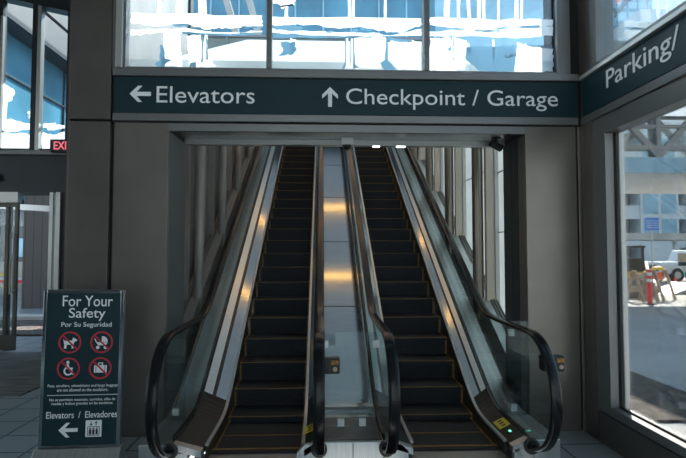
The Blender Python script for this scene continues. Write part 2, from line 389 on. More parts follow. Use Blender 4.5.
# ------------------------------------------------------------------ right wall
JY = 4.50
wr = MB().box(RX, RX+.2, JY, WY+.4, 0, 6.2).box(RX, RX+.2, -6, JY, 2.78, 3.24).box(RX, RX+.2, -6, JY, 0, .26).box(RX, RX+.2, -6, -5, .26, 6.2).box(RX, RX+.2, -5, JY, 5.4, 6.2)
wrt = struct(wr, 'wall_right', M['panel'])
MB().box(RX-.012, RX, 4.52, WY-.01, 0, 2.80).build('pilaster_panel', M['panel'], wrt, bevel=.003)
MB().box(RX-.03, RX, -6, 4.46, .0, .255).build('kick_panel', M['pier'], wrt, bevel=.003)
MB().box(RX-.02, RX, -6, WY-.01, 2.80, 2.87).build('header_rail', M['frame'], wrt, bevel=.006)
fr = MB().box(RX-.02, RX+.12, -5, JY, .26, .33).box(RX-.02, RX+.12, -5, JY, 2.64, 2.78).box(RX-.02, RX+.075, JY-.21, JY+.0, .33, 2.64)
for y in (1.2, -1.8, -5): fr.box(RX, RX+.12, y, y+.08, .33, 2.64)
wr2 = struct(fr, 'window_2', M['frame'], bevel=.004)
MB().box(RX+.075, RX+.12, JY-.255, JY-.21, .33, 2.64).build('outer_mullion', M['bright'], wr2, bevel=.006)
MB().box(RX+.055, RX+.07, JY-.222, JY-.21, .33, 2.64).build('gasket', M['gap'], wr2)
MB().box(RX+.05, RX+.062, -5, JY-.222, .33, .345).build('gasket', M['gap'], wr2)
for a, c in ((-4.92, -1.8), (-1.72, 1.2), (1.28, JY-.222)): MB().box(RX+.06, RX+.07, a, c, .345, 2.64).build('pane', M['glass'], wr2)
fr = MB().box(RX-.02, RX+.14, -5, JY, 3.24, 3.29).box(RX-.02, RX+.14, -5, JY, 5.34, 5.4).box(RX-.02, RX+.14, JY-.10, JY, 3.29, 5.34)
for y in (1.2, -1.8, -5): fr.box(RX, RX+.14, y, y+.08, 3.29, 5.34)
wr3 = struct(fr, 'window_3', M['frame'], bevel=.004)
for a, c in ((-4.92, -1.8), (-1.72, 1.2), (1.28, JY-.10)): MB().box(RX+.06, RX+.07, a, c, 3.29, 5.34).build('pane', M['winglass'], wr3)
def rfilm(shapes, m, k):
    mb = MB()
    for i, pts in enumerate(shapes):
        q = wob(pts, .012, 5, 40+i+k*20); x = RX+.072+.002*k+.0002*i
        mb.polyx(q, x, x+.0008)
    return mb.build('window_film', M[m], wr3)
M['filmorange'] = translucent('orange film', (.90, .42, .12), .7)
M['filmdark'] = translucent('dark film', (.10, .12, .10), .5)
rfilm([[(4.22,3.72),(3.95,3.80),(3.75,3.92),(3.75,4.0),(4.0,3.92),(4.28,3.86)]], 'filmorange', 0)
rfilm([[(4.26,3.62),(4.0,3.66),(3.86,3.74),(3.86,3.78),(4.1,3.72),(4.26,3.68)]], 'filmdark', 1)
rfilm([[(3.68,3.29),(3.72,3.29),(3.70,3.6),(3.74,4.2),(3.67,4.2),(3.66,3.6)], [(3.58,3.3),(3.61,3.3),(3.60,3.9),(3.56,4.2),(3.53,4.2),(3.57,3.8)],
       [(3.86,3.60),(3.60,3.66),(3.45,3.72),(3.45,3.75),(3.7,3.69),(3.86,3.66)], [(3.35,3.3),(2.6,3.3),(2.6,3.6),(3.3,3.5)]], 'film', 2)

# ------------------------------------------------------------------ far wall at the left with the sliding entrance
def fx(x): return at_depth(x, 150, FY)[0]
def fz(y): return at_depth(40, y, FY)[1]
bm_ = MB().box(-9, -2.25, FY, FY+.5, 2.62, 3.30).box(-9, -5.75, FY, FY+.2, 3.30, 6.2).box(-9, -6.6, FY, FY+.2, 0, 2.62).box(-4.33, -2.25, FY, FY+.2, 0, 2.62).box(-4.18, -2.25, FY, FY+.2, 3.3, 6.2)
struct(MB().box(-2.32, -2.285, 5.3, FY, 0, 6.4), 'wall_return', M['conc2b'])
wfar = struct(bm_, 'wall_far', M['darkframe'])
MB().box(-6.6, -5.35, FY-.10, FY, 2.80, 2.92).build('beam_ledge', M['pier'], wfar)
MB().box(-9, -2.25, FY-.06, FY, 3.24, 3.32).build('beam_cap', M['frame'], wfar, bevel=.01)
# sloped head over the upper windows
MB().poly([(-5.75,6.2),(-5.75,5.98),(-4.18,5.66),(-4.18,6.2)], FY-.05, FY+.2).build('sloped_head', M['darkframe'], wfar)
wu = MB()
for x, hw in ((-5.42, .035), (-4.26, .05)): wu.box(x-hw, x+hw, FY+.02, FY+.14, 3.3, 5.9)
wu.box(-4.87, -4.78, FY-.02, FY+.14, 3.3, 5.9).box(-5.75, -4.2, FY+.02, FY+.14, 3.3, 3.36)
w4 = struct(wu, 'window_4', M['darkframe'])
MB().box(-4.78, -4.72, FY-.03, FY+.08, 3.3, 5.9).box(-5.40, -5.36, FY-.01, FY+.05, 3.3, 5.6).build('bright_trim', M['bright'], w4)
for a, c in ((-5.75, -5.455), (-5.385, -4.87), (-4.72, -4.31)): MB().box(a, c, FY+.06, FY+.07, 3.36, 5.9).build('pane', M['winglass'], w4)
mb = MB()
for i, pts in enumerate([[(-10,122),(8,118),(20,122),(33,121),(37,125),(37,128),(20,129),(8,131),(-10,129)], [(-10,134),(18,132),(30,135),(28,146),(20,152),(-10,152)],
                        blob(28.5,113,4.5,6,seed=21), [(27,118),(30,118),(30,124),(27,124)], blob(2,93,7,10,seed=22), [(-6,100),(4,100),(3,122),(-6,122)]]):
    q = wob([(fx(x), fz(y)) for x, y in pts], .02, 4, 70+i); mb.poly(q, FY+.072+.0002*i, FY+.0728+.0002*i)
mb.build('window_film', M['film'], w4)
mb = MB()
for i, pts in enumerate([[(40,123),(50,122),(58,124),(69,122),(69,127),(60,127),(50,129),(40,127)], [(40,131),(50,134),(60,131),(69,130),(69,152),(39,152)]]):
    q = wob([(fx(x), fz(y)) for x, y in pts], .02, 4, 80+i); mb.poly(q, FY+.072+.0002*i, FY+.0728+.0002*i)
mb.build('window_film', M['film'], w4)
# sliding doors: one leaf in view, slid open
dr = MB().box(-6.6, -5.02, FY-.04, FY+.08, 2.45, 2.62).box(-4.53, -4.47, FY, FY+.2, 0, 2.62).box(-4.40, -4.33, FY-.05, FY+.2, 0, 2.62).box(-6.62, -6.56, FY, FY+.1, 0, 2.62)
d1 = struct(dr, 'door_1', M['bright'])
MB().box(-4.47, -4.40, FY+.02, FY+.03, 0.02, 2.62).build('side_lite', M['glass'], d1)
def leaf(x0, x1, yy):
    m_ = MB().box(x0, x0+.05, yy, yy+.05, .02, 2.45).box(x1-.05, x1, yy, yy+.05, .02, 2.45).box(x0+.05, x1-.05, yy, yy+.05, .02, .27).box(x0+.05, x1-.05, yy, yy+.05, 2.38, 2.45)
    o = m_.build('door_leaf', M['pier'], d1); MB().box(x0+.05, x1-.05, yy+.02, yy+.03, .27, 2.38).build('pane', M['balu'], o)
    MB().cyl((x1-.03, yy-.05, .95), (x1-.03, yy-.05, 1.95), .013, n=10).box(x1-.035, x1-.025, yy-.05, yy, 1.0, 1.02).box(x1-.035, x1-.025, yy-.05, yy, 1.88, 1.9).build('handle', M['bright'], o)
leaf(-5.22, -5.02, FY-.02); leaf(-6.4, -5.17, FY+.05)

# hall behind the opening: side walls, columns, roof
HRX = AX+1.97; HLX = AX-1.97
bays = [5.03+1.47*k for k in range(8)]
hz = lambda y: 3.28+.452*max(0, min(y, 13.9)-5.3)
roof = MB().loft([[(HLX-.3,y,hz(y)),(HRX+.2,y,hz(y)),(HRX+.2,y,hz(y)+.2),(HLX-.3,y,hz(y)+.2)] for y in (5.0, 5.3, 8, 10, 12, 13.9, 18)])
struct(roof, 'ceiling_hall', M['roof_fill'])
hl = struct(MB().loft([[(HLX-.25,y,-.0),(HLX-.05,y,0),(HLX-.05,y,hz(y)),(HLX-.25,y,hz(y))] for y in (5.3, 8, 10, 12, 13.9, 18)]), 'wall_hall_left', M['hallpanel'])
struct(MB().box(HLX, HRX, 18, 18.2, 5.0, 7.2).box(HLX, HRX, 15.2, 18.2, 4.6, 4.9), 'wall_hall_end', M['wallpaint'])
hr = struct(MB().box(HRX-.03, HRX+.08, 5.3, 18, -.0, .1), 'window_5', M['frame'])
for k in range(len(bays)-1):
    y0, y1 = bays[k], bays[k+1]; ym = (y0+y1)/2
    zl = lambda y: max(.1, nose(y)+.1)
    # frosted glazing of this bay, split by transoms
    pz_ = [zl(y1), zl(y1)+1.0, zl(y1)+1.9, hz(y0)-.02]
    pane_pts = [(max(y0,5.31), zl(max(y0,5.31))), (y1-.1, zl(y1-.1)), (y1-.1, hz(y1)-.02), (max(y0,5.31), hz(max(y0,5.31))-.02)]
    MB().polyx(pane_pts, HRX+.0, HRX+.02).build('frosted_pane', M['frost'], hr)
    tr = MB()
    for z in (nose(y1)+1.0, nose(y1)+1.75, nose(y1)+2.6): 
        if z < hz(y0): tr.box(HRX-.012, HRX, max(y0,5.31), y1-.1, z, z+.012)
    tr.build('transom', M['frame'], hr)
    MB().box(HRX-.16, HRX+.02, y1-.08, y1-.01, 0, hz(y1)).build('mullion', M['tan'], hr, bevel=.004)
    MB().box(HRX-.05, HRX-.005, y1-.10, y1-.085, 0, hz(y1)).build('bright_trim', M['bright'], hr)
    MB().cyl((HRX-.235, y1+.02, 0), (HRX-.235, y1+.02, hz(y1)), .07, n=20).build('bronze_column', M['tube'], hr, smooth=True)
    # left side
    MB().box(HLX-.05, HLX+.10, y1-.09, y1-.01, 0, hz(y1)).build('mullion', M['hallpanel'], hl, bevel=.004)
    MB().box(HLX-.05, HLX-.02, max(y0,5.31)+.1, y1-.35, zl(y0)+.05, hz(y0)-.05).build('wall_panel', M['frame'], hl, bevel=.004)
    MB().box(HLX-.05, HLX+.0, y1-.33, y1-.12, zl(y0)+.05, hz(y0)-.05).build('wall_panel', M['hallpanel'], hl, bevel=.004)
    MB().cyl((HLX+.20, y1+.04, 0), (HLX+.20, y1+.04, hz(y1)), .06, n=20).build('column', M['hallpanel'], hl, smooth=True)
ysl = [5.36+.12*k for k in range(72)]
for sgn, nm in ((1, 'trim_1'), (-1, 'trim_2')):
    x0, x1 = AX+sgn*1.74, AX+sgn*1.95
    led = struct(MB().ribbon(min(x0,x1), max(x0,x1), ysl, lambda y: max(0, nose(y)-.75), lambda y: nose(y)+.20), nm, M['palesteel'] if sgn > 0 else M['hallpanel'])
    rb = MB()
    for q in range(3): rb.ribbon(AX+sgn*(1.86+.035*q)-.006, AX+sgn*(1.86+.035*q)+.006, ysl, lambda y: nose(y)+.20, lambda y: nose(y)+.225)
    rb.build('ribbing', M['frame'], led)

cs = MB()
for k in range(6): cs.box(-5.6+1.5*k, -4.15+1.5*k, 14.2, 14.23, 6.2, 7.55)
cst = struct(cs, 'added_screen', M['frost2'])  # added translucent screen, backlit by the sun for a bright band behind the film
fr = MB()
for k in range(7): fr.box(-5.65+1.5*k, -5.6+1.5*k, 14.15, 14.25, 0, 7.6)
fr.box(-5.65, 3.4, 14.15, 14.25, 7.55, 7.62).build('window_frame', M['frame'], cst)

# ------------------------------------------------------------------ outside: ground, facades, street
struct(MB().box(RX+.2, 120, -30, 140, -.30, -.02).box(-60, HLX-.3, FY+.3, 140, -.30, -.02).box(HLX-.3, RX+.2, 18.3, 140, -.3, -.02), 'ground_outside', M['conc'])
struct(MB().box(RX+.2, 40, -20, 17.5, -.02, .0), 'pavement_outside', M['pave'])
mu = MB().box(2.66, 4.15, 4.9, 13.0, -.0, .03); tag(struct(mu, 'mulch_bed', M['mulch']), 'bark mulch bed outside the big right window', 'mulch', kind='stuff')
mu = MB().box(-9.5, -3.2, 10.4, 12.6, -.02, .04); tag(struct(mu, 'mulch_bed', M['mulch']), 'bark mulch bed outside the left entrance', 'mulch', kind='stuff')
struct(MB().box(-9.5, -3.2, 12.6, 13.1, -.02, .12), 'kerb_outside', M['conc'])

t = thing('brick_building', (-5.4, 16, 0), 'dark brick block seen through the open left entrance', 'building')
MB().box(-8.7, -3.3, 15.5, 20, 0, 4.0).build('wall', M['brick'], t, world=True)
MB().bar((-8.2, 13.2, 2.78), (-3.6, 13.2, 2.52), .5, .14).build('canopy', M['bright'], t, world=True)
for x in (-6.0, -4.8): MB().box(x, x+.6, 15.46, 15.5, 1.4, 2.3).build('window', M['bluewall2'], t, world=True)

# blue glazed wing at the left with stepped eaves running away from us
t = thing('terminal_wing', (-11, 25, 0), 'blue glazed building wing with pale stepped eaves beyond left windows', 'building')
MB().box(-18, -10, 14.5, 48, 3.2, 8.6).build('glazed_wall', M['bluewall'], t, world=True)
mm = MB()
for k in range(18): mm.box(-10, -9.93, 14.5+1.9*k, 14.56+1.9*k, 3.2, 8.6)
for z in (3.3, 5.2, 7.2): mm.box(-10, -9.93, 14.5, 48, z, z+.06)
mm.build('mullion_grid', M['darkframe'], t, world=True)
for k in range(6): MB().cyl((-10.5, 16+6*k, 0), (-10.5, 16+6*k, 3.2), .25).build('pillar', M['conc2'], t, world=True, smooth=True)
MB().box(-18, -9.3, 13.8, 48, 8.6, 8.75).build('soffit', M['darkframe'], t, world=True)
MB().box(-18, -9.3, 13.8, 48, 8.75, 9.6).build('eaves', M['eave'], t, world=True)
MB().box(-18, -9.9, 13.8, 48, 9.6, 10.0).build('eaves', M['darkframe'], t, world=True)
MB().box(-18, -9.6, 13.8, 48, 10.0, 10.8).build('eaves', M['eave'], t, world=True)

t = thing('office_building', (0, 34, 0), 'blue glass building seen behind the upper window film', 'building')
MB().box(-9, 15, 33, 40, 0, 19).build('glazed_wall', M['bluewall'], t, world=True)
mm = MB()
for k in range(14): mm.box(-9+1.8*k, -8.9+1.8*k, 32.9, 33, 0, 19)
for z in (12, 15.2, 18.4): mm.box(-9, 15, 32.88, 33, z, z+.35)
mm.build('mullion_grid', M['bluewall2'], t, world=True)
MB().box(7, 14, 31.5, 33, 0, 19).build('stair_tower', M['bluewall2'], t, world=True)
br_ = MB()
for a, c in (((-5.2, 20, 8.2), (-3.2, 20, 5.6)), ((-4.3, 20, 8.6), (-2.0, 20, 5.6)), ((-3.9, 20, 12), (-2.6, 20, 7.5)), ((-3.0, 20, 12), (-1.8, 20, 7.5))): br_.bar(a, c, .25, .3)
br_.build('brace', M['conc'], t, world=True)

# footbridge over the street at the right
t = thing('pedestrian_bridge', (12, 15.7, 3.8), 'steel truss footbridge crossing above the street outside right window', 'bridge')
MB().box(7.4, 45, 14, 19.2, 3.85, 4.22).build('bridge_deck', M['conc2'], t, world=True)  # deck made deeper than needed so its shadow covers more street
MB().box(7.4, 45, 13.94, 14.0, 3.83, 4.26).build('fascia', M['bluewall2'], t, world=True)
MB().box(7.4, 45, 11.6, 17.6, 7.0, 7.3).build('roof', M['conc2'], t, world=True)  # front overhang lengthened out of view to shade the pavement
for yb in (14.1, 17.3):
    tr = MB().box(7.4, 45, yb-.06, yb+.06, 4.5, 4.62).box(7.4, 45, yb-.06, yb+.06, 5.1, 5.2).box(7.4, 45, yb-.06, yb+.06, 6.2, 6.32)
    for k in range(20):
        x = 7.5+1.9*k; tr.box(x-.07, x+.07, yb-.07, yb+.07, 4.2, 7.0)
        tr.bar((x, yb, 6.4), (x+1.9, yb, 4.3), .13, .16) if k % 2 == 0 else tr.bar((x, yb, 4.3), (x+1.9, yb, 6.4), .13, .16)
    tr.build('truss', M['frame'], t, world=True)
MB().box(7.4, 45, 14.18, 14.2, 4.22, 5.1).build('glass_guard', M['balu'], t, world=True)

MB().box(7.4, 8.0, 14.4, 17.0, -.02, 3.85).build('bridge_pier', M['conc2'], t, world=True)
t = thing('glass_tower', (55, 100, 0), 'tall blue glass tower far behind the concrete garage', 'building')
MB().box(48, 63, 95, 110, 0, 62).build('glazed_wall', M['bluewall2'], t, world=True)
mm = MB()
for k in range(18): mm.box(48, 63, 94.8, 95, 3.4*k, 3.4*k+.5)
for k in range(8): mm.box(48+2*k, 48.2+2*k, 94.8, 95, 0, 62)
mm.build('mullion_grid', M['bluewall'], t, world=True)
t = thing('parking_garage', (45, 66, 0), 'pale concrete garage with open decks behind blue street sign', 'building')
MB().box(20, 100, 62, 90, 0, 16.5).build('shade_block', M['void'], t, world=True)  # solid dark block painting the shade inside the open decks
sl = MB()
for k in range(5): sl.box(20, 100, 60, 62, 2.2+3.4*k, 3.8+3.4*k)
sl.build('parapet', M['conc2'], t, world=True)
cl = MB()
for x in (21, 27, 33.5, 43.3, 49, 53, 62, 70, 80): cl.box(x, x+1.6, 59.4, 62, 0, 17)
cl.box(37.6, 42.2, 59.8, 62, 0, 17)
cl.build('pillar', M['conc2'], t, world=True)
for k in range(4):
    for x in (37.9, 40.1): MB().box(x, x+1.8, 59.75, 59.8, 3.0+3.2*k, 5.6+3.2*k).build('window', M['bluewall2'], t, world=True)
t = thing('street_canopy', (35, 46, 0), 'long low pale canopy in front of the concrete garage', 'canopy')
MB().box(18, 80, 45, 48, 2.75, 3.35).build('canopy_roof', M['conc'], t, world=True)
for k in range(8): MB().box(20+6*k, 20.3+6*k, 46, 46.3, 0, 2.75).build('post', M['conc2'], t, world=True)
mp = MB()
for x in (9.5, 12.5, 19, 23): mp.box(x, x+9 if x > 15 else x+2.5, 40, 44, 0, 7.5 if x < 15 else 6)

# blue street sign on its pole
t = thing('street_sign', (at_depth(652.5, 270, 24)[0], 24, 0), 'two small blue street signs on a thin grey pole', 'sign')
MB().cyl((0,0,0), (0,0,3.3), .035).build('pole', M['bright'], t)
for s_, a in ((-1, -.012), (1, .012)):
    p = MB().box(s_*.015, s_*.33, -.06, -.045, 2.68, 3.27).build('sign_panel', M['blue'], t)
    for k in range(4): MB().box(s_*.06, s_*.28, -.064, -.06, 2.78+.11*k, 2.81+.11*k).build('lettering', M['white'], p)

def wheel(mb, x, y, z, r, w_): mb.cyl((x, y-w_/2, z), (x, y+w_/2, z), r, n=20); return mb
def pickup(loc, rz):
    t = thing('pickup_truck', loc, 'silver white pickup truck parked facing left on the sunny street', 'truck', rz)
    body = MB().polyx([(-.95, .45), (.95, .45), (.95, .95), (.88, 1.12), (-.88, 1.12), (-.95, .95)], -2.7, 2.6)
    b = body.build('body', M['car'], t, bevel=.05)
    MB().poly([(-.9,1.10),(-.55,1.78),(.75,1.80),(1.0,1.10)], -.82, .82).build('cab', M['car'], t, bevel=.05)
    MB().poly([(-.72,1.18),(-.45,1.70),(.62,1.72),(.80,1.18)], -.84, .84).build('window', M['void'], t)
    MB().box(-2.72, -2.62, -.7, .7, .62, .95).build('grille', M['darkframe'], t)
    MB().box(-2.8, -2.6, -.9, .9, .38, .58).build('bumper', M['bright'], t, bevel=.03)
    for x in (-1.75, 1.55):
        for y in (-.86, .86):
            a = wheel(MB(), x, y, .39, .39, .26).build('wheel', M['tyre'], t, smooth=True); wheel(MB(), x, y+math.copysign(.02, y), .39, .2, .26).build('hub', M['bright'], a)
    return t
pickup((at_depth(645, 270, 29.3)[0]+2.75, 29.3, -.02), R(6))
def flatbed(loc, rz):
    t = thing('flatbed_truck', loc, 'flatbed work truck with large wheels cut by the right edge', 'truck', rz)
    MB().box(-2.4, 3.2, -1.0, 1.0, .95, 1.15).build('flat_bed', M['darkframe'], t, bevel=.02)
    MB().box(-2.4, -2.3, -1.0, 1.0, 1.15, 1.6).box(-2.3, 1.8, -1.0, -.96, 1.15, 1.45).box(-2.3, 1.8, .96, 1.0, 1.15, 1.45).build('side_rail', M['wood'], t)
    MB().poly([(1.9,.7),(1.9,2.3),(3.3,2.3),(3.7,1.5),(4.6,1.35),(4.6,.7)], -.95, .95).build('cab', M['car'], t, bevel=.06)
    for x in (-1.5, 3.4):
        for y in (-.9, .9):
            a = wheel(MB(), x, y, .47, .47, .3).build('wheel', M['tyre'], t, smooth=True); wheel(MB(), x, y+math.copysign(.02, y), .47, .26, .3).build('hub', M['bright'], a)
    return t
flatbed((at_depth(677, 270, 26)[0]+3.1, 26.0, -.02), R(4))

t = thing('skid_loader', (at_depth(631, 270, 19.6)[0], 19.6, -.02), 'yellow skid loader with dark cab beside the wooden barricades', 'machine', R(62))
t.scale = (.85, .85, .95)
MB().poly([(-.7,.35),(.75,.35),(.85,.9),(.4,1.05),(-.75,.95)], -.55, .55).build('body', M['yel'], t, bevel=.04)
MB().box(-.45, -.39, -.5, -.44, 1.0, 1.95).box(.39, .45, -.5, -.44, 1.0, 1.95).box(-.45, -.39, .44, .5, 1.0, 1.95).box(.39, .45, .44, .5, 1.0, 1.95).box(-.5, .5, -.55, .55, 1.92, 2.0).box(-.45, .2, -.45, .45, .95, 1.5).build('cab', M['black'], t)
for y in (-.66, .66): MB().bar((.8, y, 1.3), (-1.1, y, .5), .1, .16).build('arm', M['yel'], t)
MB().poly([(-1.1,.1),(-1.5,.05),(-1.45,.6),(-1.1,.7)], -.8, .8).build('bucket', M['frame'], t)
for x in (-.5, .5):
    for y in (-.66, .66): wheel(MB(), x, y, .36, .36, .22).build('wheel', M['tyre'], t, smooth=True)

def barricade(loc, rz, label, top='orange'):
    t = thing('barricade', loc, label, 'barricade', rz, 'wooden street barricades')
    for y in (-.4, .4):
        for s_ in (-1, 1): MB().bar((s_*.32, y, 0), (s_*.02, y, 1.05), .07, .09).build('leg', M['wood'], t)
    MB().box(-.1, -.06, -.5, .5, .72, .95).build('board', M[top], t)
    MB().box(-.22, -.18, -.5, .5, .32, .50).build('board', M['wood'], t)
    return t
barricade((at_depth(641, 270, 17)[0], 17.0, -.02), R(-62), 'wooden A-frame barricade nearest the window frame', 'wood')
barricade((at_depth(659, 270, 17.4)[0], 17.4, -.02), R(-58), 'wooden A-frame barricade with orange board right of the red post')
t = thing('delineator_post', (at_depth(649, 270, 16)[0], 16.0, -.02), 'tall red delineator post standing before the barricades', 'post')
MB().cyl((0,0,0), (0,0,.06), .2, .17, n=20).build('base', M['black'], t)
MB().cyl((0,0,.06), (0,0,1.12), .075, .065, n=16).build('tube', M['redpost'], t, smooth=True)
for z in (.72, .92): MB().cyl((0,0,z), (0,0,z+.1), .076, n=16).build('reflective_band', M['white'], t, smooth=True)
o = MB().sphere((0,0,0), .2, z0=0, sz=.6).cyl((0,0,-.005), (0,0,.015), .25, n=20).build('hard_hat', M['yel'], smooth=True)
o.location = (at_depth(657.5, 270, 17.4)[0], 17.4, 1.04); tag(o, 'yellow cap resting on top of the barricade', 'cap')
t = thing('traffic_cone', (at_depth(675, 270, 24)[0], 24.0, -.02), 'small orange traffic cone between the two trucks', 'cone')
MB().cyl((0,0,.03), (0,0,.5), .13, .03, n=18).build('cone_body', M['orange'], t, smooth=True); MB().box(-.18, .18, -.18, .18, 0, .03).build('base', M['black'], t)
o = MB().polyx([(0,0),(1.8,0),(1.8,.42)], -.5, .9).build('loading_ramp', M['frame'], base=True); o.location = (at_depth(668, 270, 20.5)[0], 20.5, -.02); o.rotation_euler = (0, 0, R(-70))
tag(o, 'grey wedge ramp lying on the ground behind the barricades', 'ramp')
# left street
t = thing('fire_hydrant', (-14.9, 25.5, -.02), 'yellow fire hydrant seen through the left sliding door', 'hydrant')
MB().cyl((0,0,0), (0,0,.1), .3).cyl((0,0,.1), (0,0,.85), .2).build('barrel', M['yel'], t, smooth=True); MB().sphere((0,0,.85), .24, z0=0).build('cap', M['yel'], t, smooth=True)
MB().cyl((-.36,0,.6), (.36,0,.6), .1).build('nozzle', M['yel'], t, smooth=True)
MB().box(-40, -10.2, 36, 36.4, -.02, 1.0).build('garden_wall', M['conc'], base=True, kind='structure')
MB().box(-40, -10.2, 28.6, 28.9, -.02, .16).build('kerb_red', M['redpost'], base=True, kind='structure')
t = thing('street_block', (-35, 56, 0), 'dim grey block far behind the left sliding door', 'building')
MB().box(-60, -8, 52, 60, 0, 5.5).build('wall', M['eave'], t, world=True)
for k in range(9): MB().box(-58+5.5*k, -55+5.5*k, 51.9, 52, 1.2, 3.0).build('window', M['bluewall2'], t, world=True)
t = thing('tree', (-22, 34, 0), 'leafy tree standing in the street beyond the left door', 'tree')
MB().cyl((0,0,0), (0,0,3.4), .22, .14).build('trunk', M['wood'], t, smooth=True)
cr_ = MB()
for k in range(60):
    a = random.uniform(0, 6.28); r_ = random.uniform(0, 2.0); cr_.sphere((r_*math.cos(a), r_*math.sin(a), 4.4+random.uniform(-1.4, 1.6)), random.uniform(.35, .7), n=7, m=5)
cr_.build('crown', M['leaf'], t)

# ------------------------------------------------------------------ escalators
EY = 4.36
YS = [4.0, 4.2, 4.4, 4.6] + [4.7+.06*k for k in range(12)] + [5.45+.5*k for k in range(16)] + [13.3+.12*k for k in range(9)] + [14.6, 15.2]
def rail_path():
    P = [(4.10, .115)]
    for k in range(25):
        a = R(-92 - 176*k/24); P.append((4.05+.45*math.cos(a), .56+.44*math.sin(a)))
    P += [(y, railz(y)) for y in [4.2, 4.4, 4.6] + [4.75+.06*k for k in range(14)] + [5.7+.6*k for k in range(13)] + [13.3+.12*k for k in range(9)] + [14.6, 15.2]]
    return P
RP = rail_path()
def handrail(mb, xc):
    n = len(RP); secs = []
    hw, ht = .041, .017
    for i, (y, z) in enumerate(RP):
        a = RP[max(0, i-1)]; c = RP[min(n-1, i+1)]; ty, tz = c[0]-a[0], c[1]-a[1]; L = math.hypot(ty, tz); ny, nz_ = -tz/L, ty/L
        sec = []
        for k in range(14):
            q = 2*math.pi*k/14; u = hw*math.copysign(abs(math.cos(q))**.7, math.cos(q)); v = ht*math.copysign(abs(math.sin(q))**.7, math.sin(q))
            sec.append((xc+u, y+ny*v, z+nz_*v))
        secs.append(sec)
    return mb.loft(secs)
def newel_top(y): return .56+.44*math.sqrt(max(0, 1-((y-4.05)/.45)**2)) if y < 4.05 else railz(y)
def newel_bot(y): return .56-.44*math.sqrt(max(0, 1-((y-4.05)/.45)**2)) if y < 4.05 else deckz(y)
step_mesh = None
def escalator(cx, label, outer, dx):
    t = thing('escalator', (cx, EY, 0), label, 'escalator', group='pair of escalators')
    off = (0, -EY, 0)
    def P(o): o.location = off; return o
    P(MB().box(-.48+dx, .48+dx, 3.0, 4.30, -.25, .006).build('landing_plate', M['dullsteel'], t))
    cp = P(MB().box(-.37+dx, .37+dx, 4.28, 4.37, -.05, .018).build('comb_plate', M['riser'], t))
    MB().box(-.37+dx, .37+dx, 4.345, 4.365, .018, .022).build('comb_line', M['yellow'], cp)
    # skirts, decks, glass, rails on both sides
    for s in (-1, 1):
        ys_ = [y for y in YS if y >= 4.2]; e0, e1 = dx+s*.366, dx+s*.39; lo, hi = min(e0, e1), max(e0, e1)
        sk = P(MB().ribbon(lo, hi, ys_, lambda y: nose(y)-.30 if y > 4.5 else -.1, lambda y: nose(y)+.10).build('skirt_panel', M['skirt'], t))
        MB().ribbon(lo-.001, hi+.002, ys_, lambda y: nose(y)+.10, lambda y: nose(y)+.118).build('edge_strip', M['bright'], sk)
        def dk(f0, f1, name, m, par=None):
            q = lambda y, f_, d: (e1+(s*.545-e1)*f_, y, (nose(y)+.112)*(1-f_)+deckz(y)*f_+d)
            return MB().loft([[q(y, f0, -.05), q(y, f0, 0), q(y, f1, 0), q(y, f1, -.05)] for y in ys_]).build(name, M[m], t if par is None else par)
        lowy = [4.14, 4.2, 4.3, 4.4, 4.5, 4.6, 4.7] + [4.76+.06*k for k in range(7)]; allys = ys_
        ys_ = [4.06, 4.10, 4.14]; ec = P(dk(0, 1, 'deck_end', 'dullsteel')); ys_ = lowy; P(dk(0, 1, 'lower_deck', 'lowdeck')); ys_ = [y for y in allys if y > 5.1]
        ind = P(dk(0, .48, 'inner_deck', 'steel')); dk(.48, .64, 'gasket', 'black', ind); dk(.64, 1, 'upper_deck', 'palesteel', ind)
        P(MB().ribbon(min(s*.545, s*.585), max(s*.545, s*.585), YS[1:], lambda y: deckz(y)-.05, lambda y: deckz(y)+.012).build('glass_channel', M['black'], t))
        gy = [3.63, 3.66, 3.7, 3.76, 3.84, 3.94, 4.04] + [y for y in YS if y > 4.1]
        P(MB().ribbon(s*.56-.006, s*.56+.006, gy, lambda y: newel_bot(y)+.012, lambda y: newel_top(y)-.012).build('glass_panel', M['balu'], t))
        hb = P(handrail(MB(), s*.565).build('handrail', M['rubber'], t, smooth=True))
        MB().cyl((s*.565, 4.03, .118), (s*.565, 4.075, .118), .062, n=24).build('rail_boot', M['black'], hb, bevel=.01)
        x0, x1 = (.43, .80) if s == outer else (.43, .60)
        if s == outer:
            P(MB().box(min(s*.59, s*x1), max(s*.59, s*x1), 4.06, 4.70, 0, .165).box(min(s*.43, s*.59), max(s*.43, s*.59), 4.06, 4.12, 0, .10).build('newel_base', M['dullsteel'], t, bevel=.008))
            yo = [y for y in YS if y >= 4.7]
            od = P(MB().loft([[(s*.585, y, deckz(y)-.05), (s*.585, y, deckz(y)), (s*.765, y, deckz(y)-.02), (s*.765, y, deckz(y)-.06)] for y in yo]).build('outer_deck', M['palesteel'], t))
            MB().ribbon(min(s*.765, s*.78), max(s*.765, s*.78), yo, lambda y: deckz(y)-.08, lambda y: deckz(y)-.005).build('edge_strip', M['black'], od)
            P(MB().ribbon(min(s*.75, s*.765), max(s*.75, s*.765), yo, lambda y: max(.001, nose(y)-.9), lambda y: deckz(y)-.06).build('outer_cladding', M['frame'], t))
    return t
esc_l = escalator(AX-.825, 'left escalator, between the safety sign and the central divider', -1, .06)
esc_r = escalator(AX+.825, 'right escalator with yellow caution sticker beside the right newel', 1, .03)
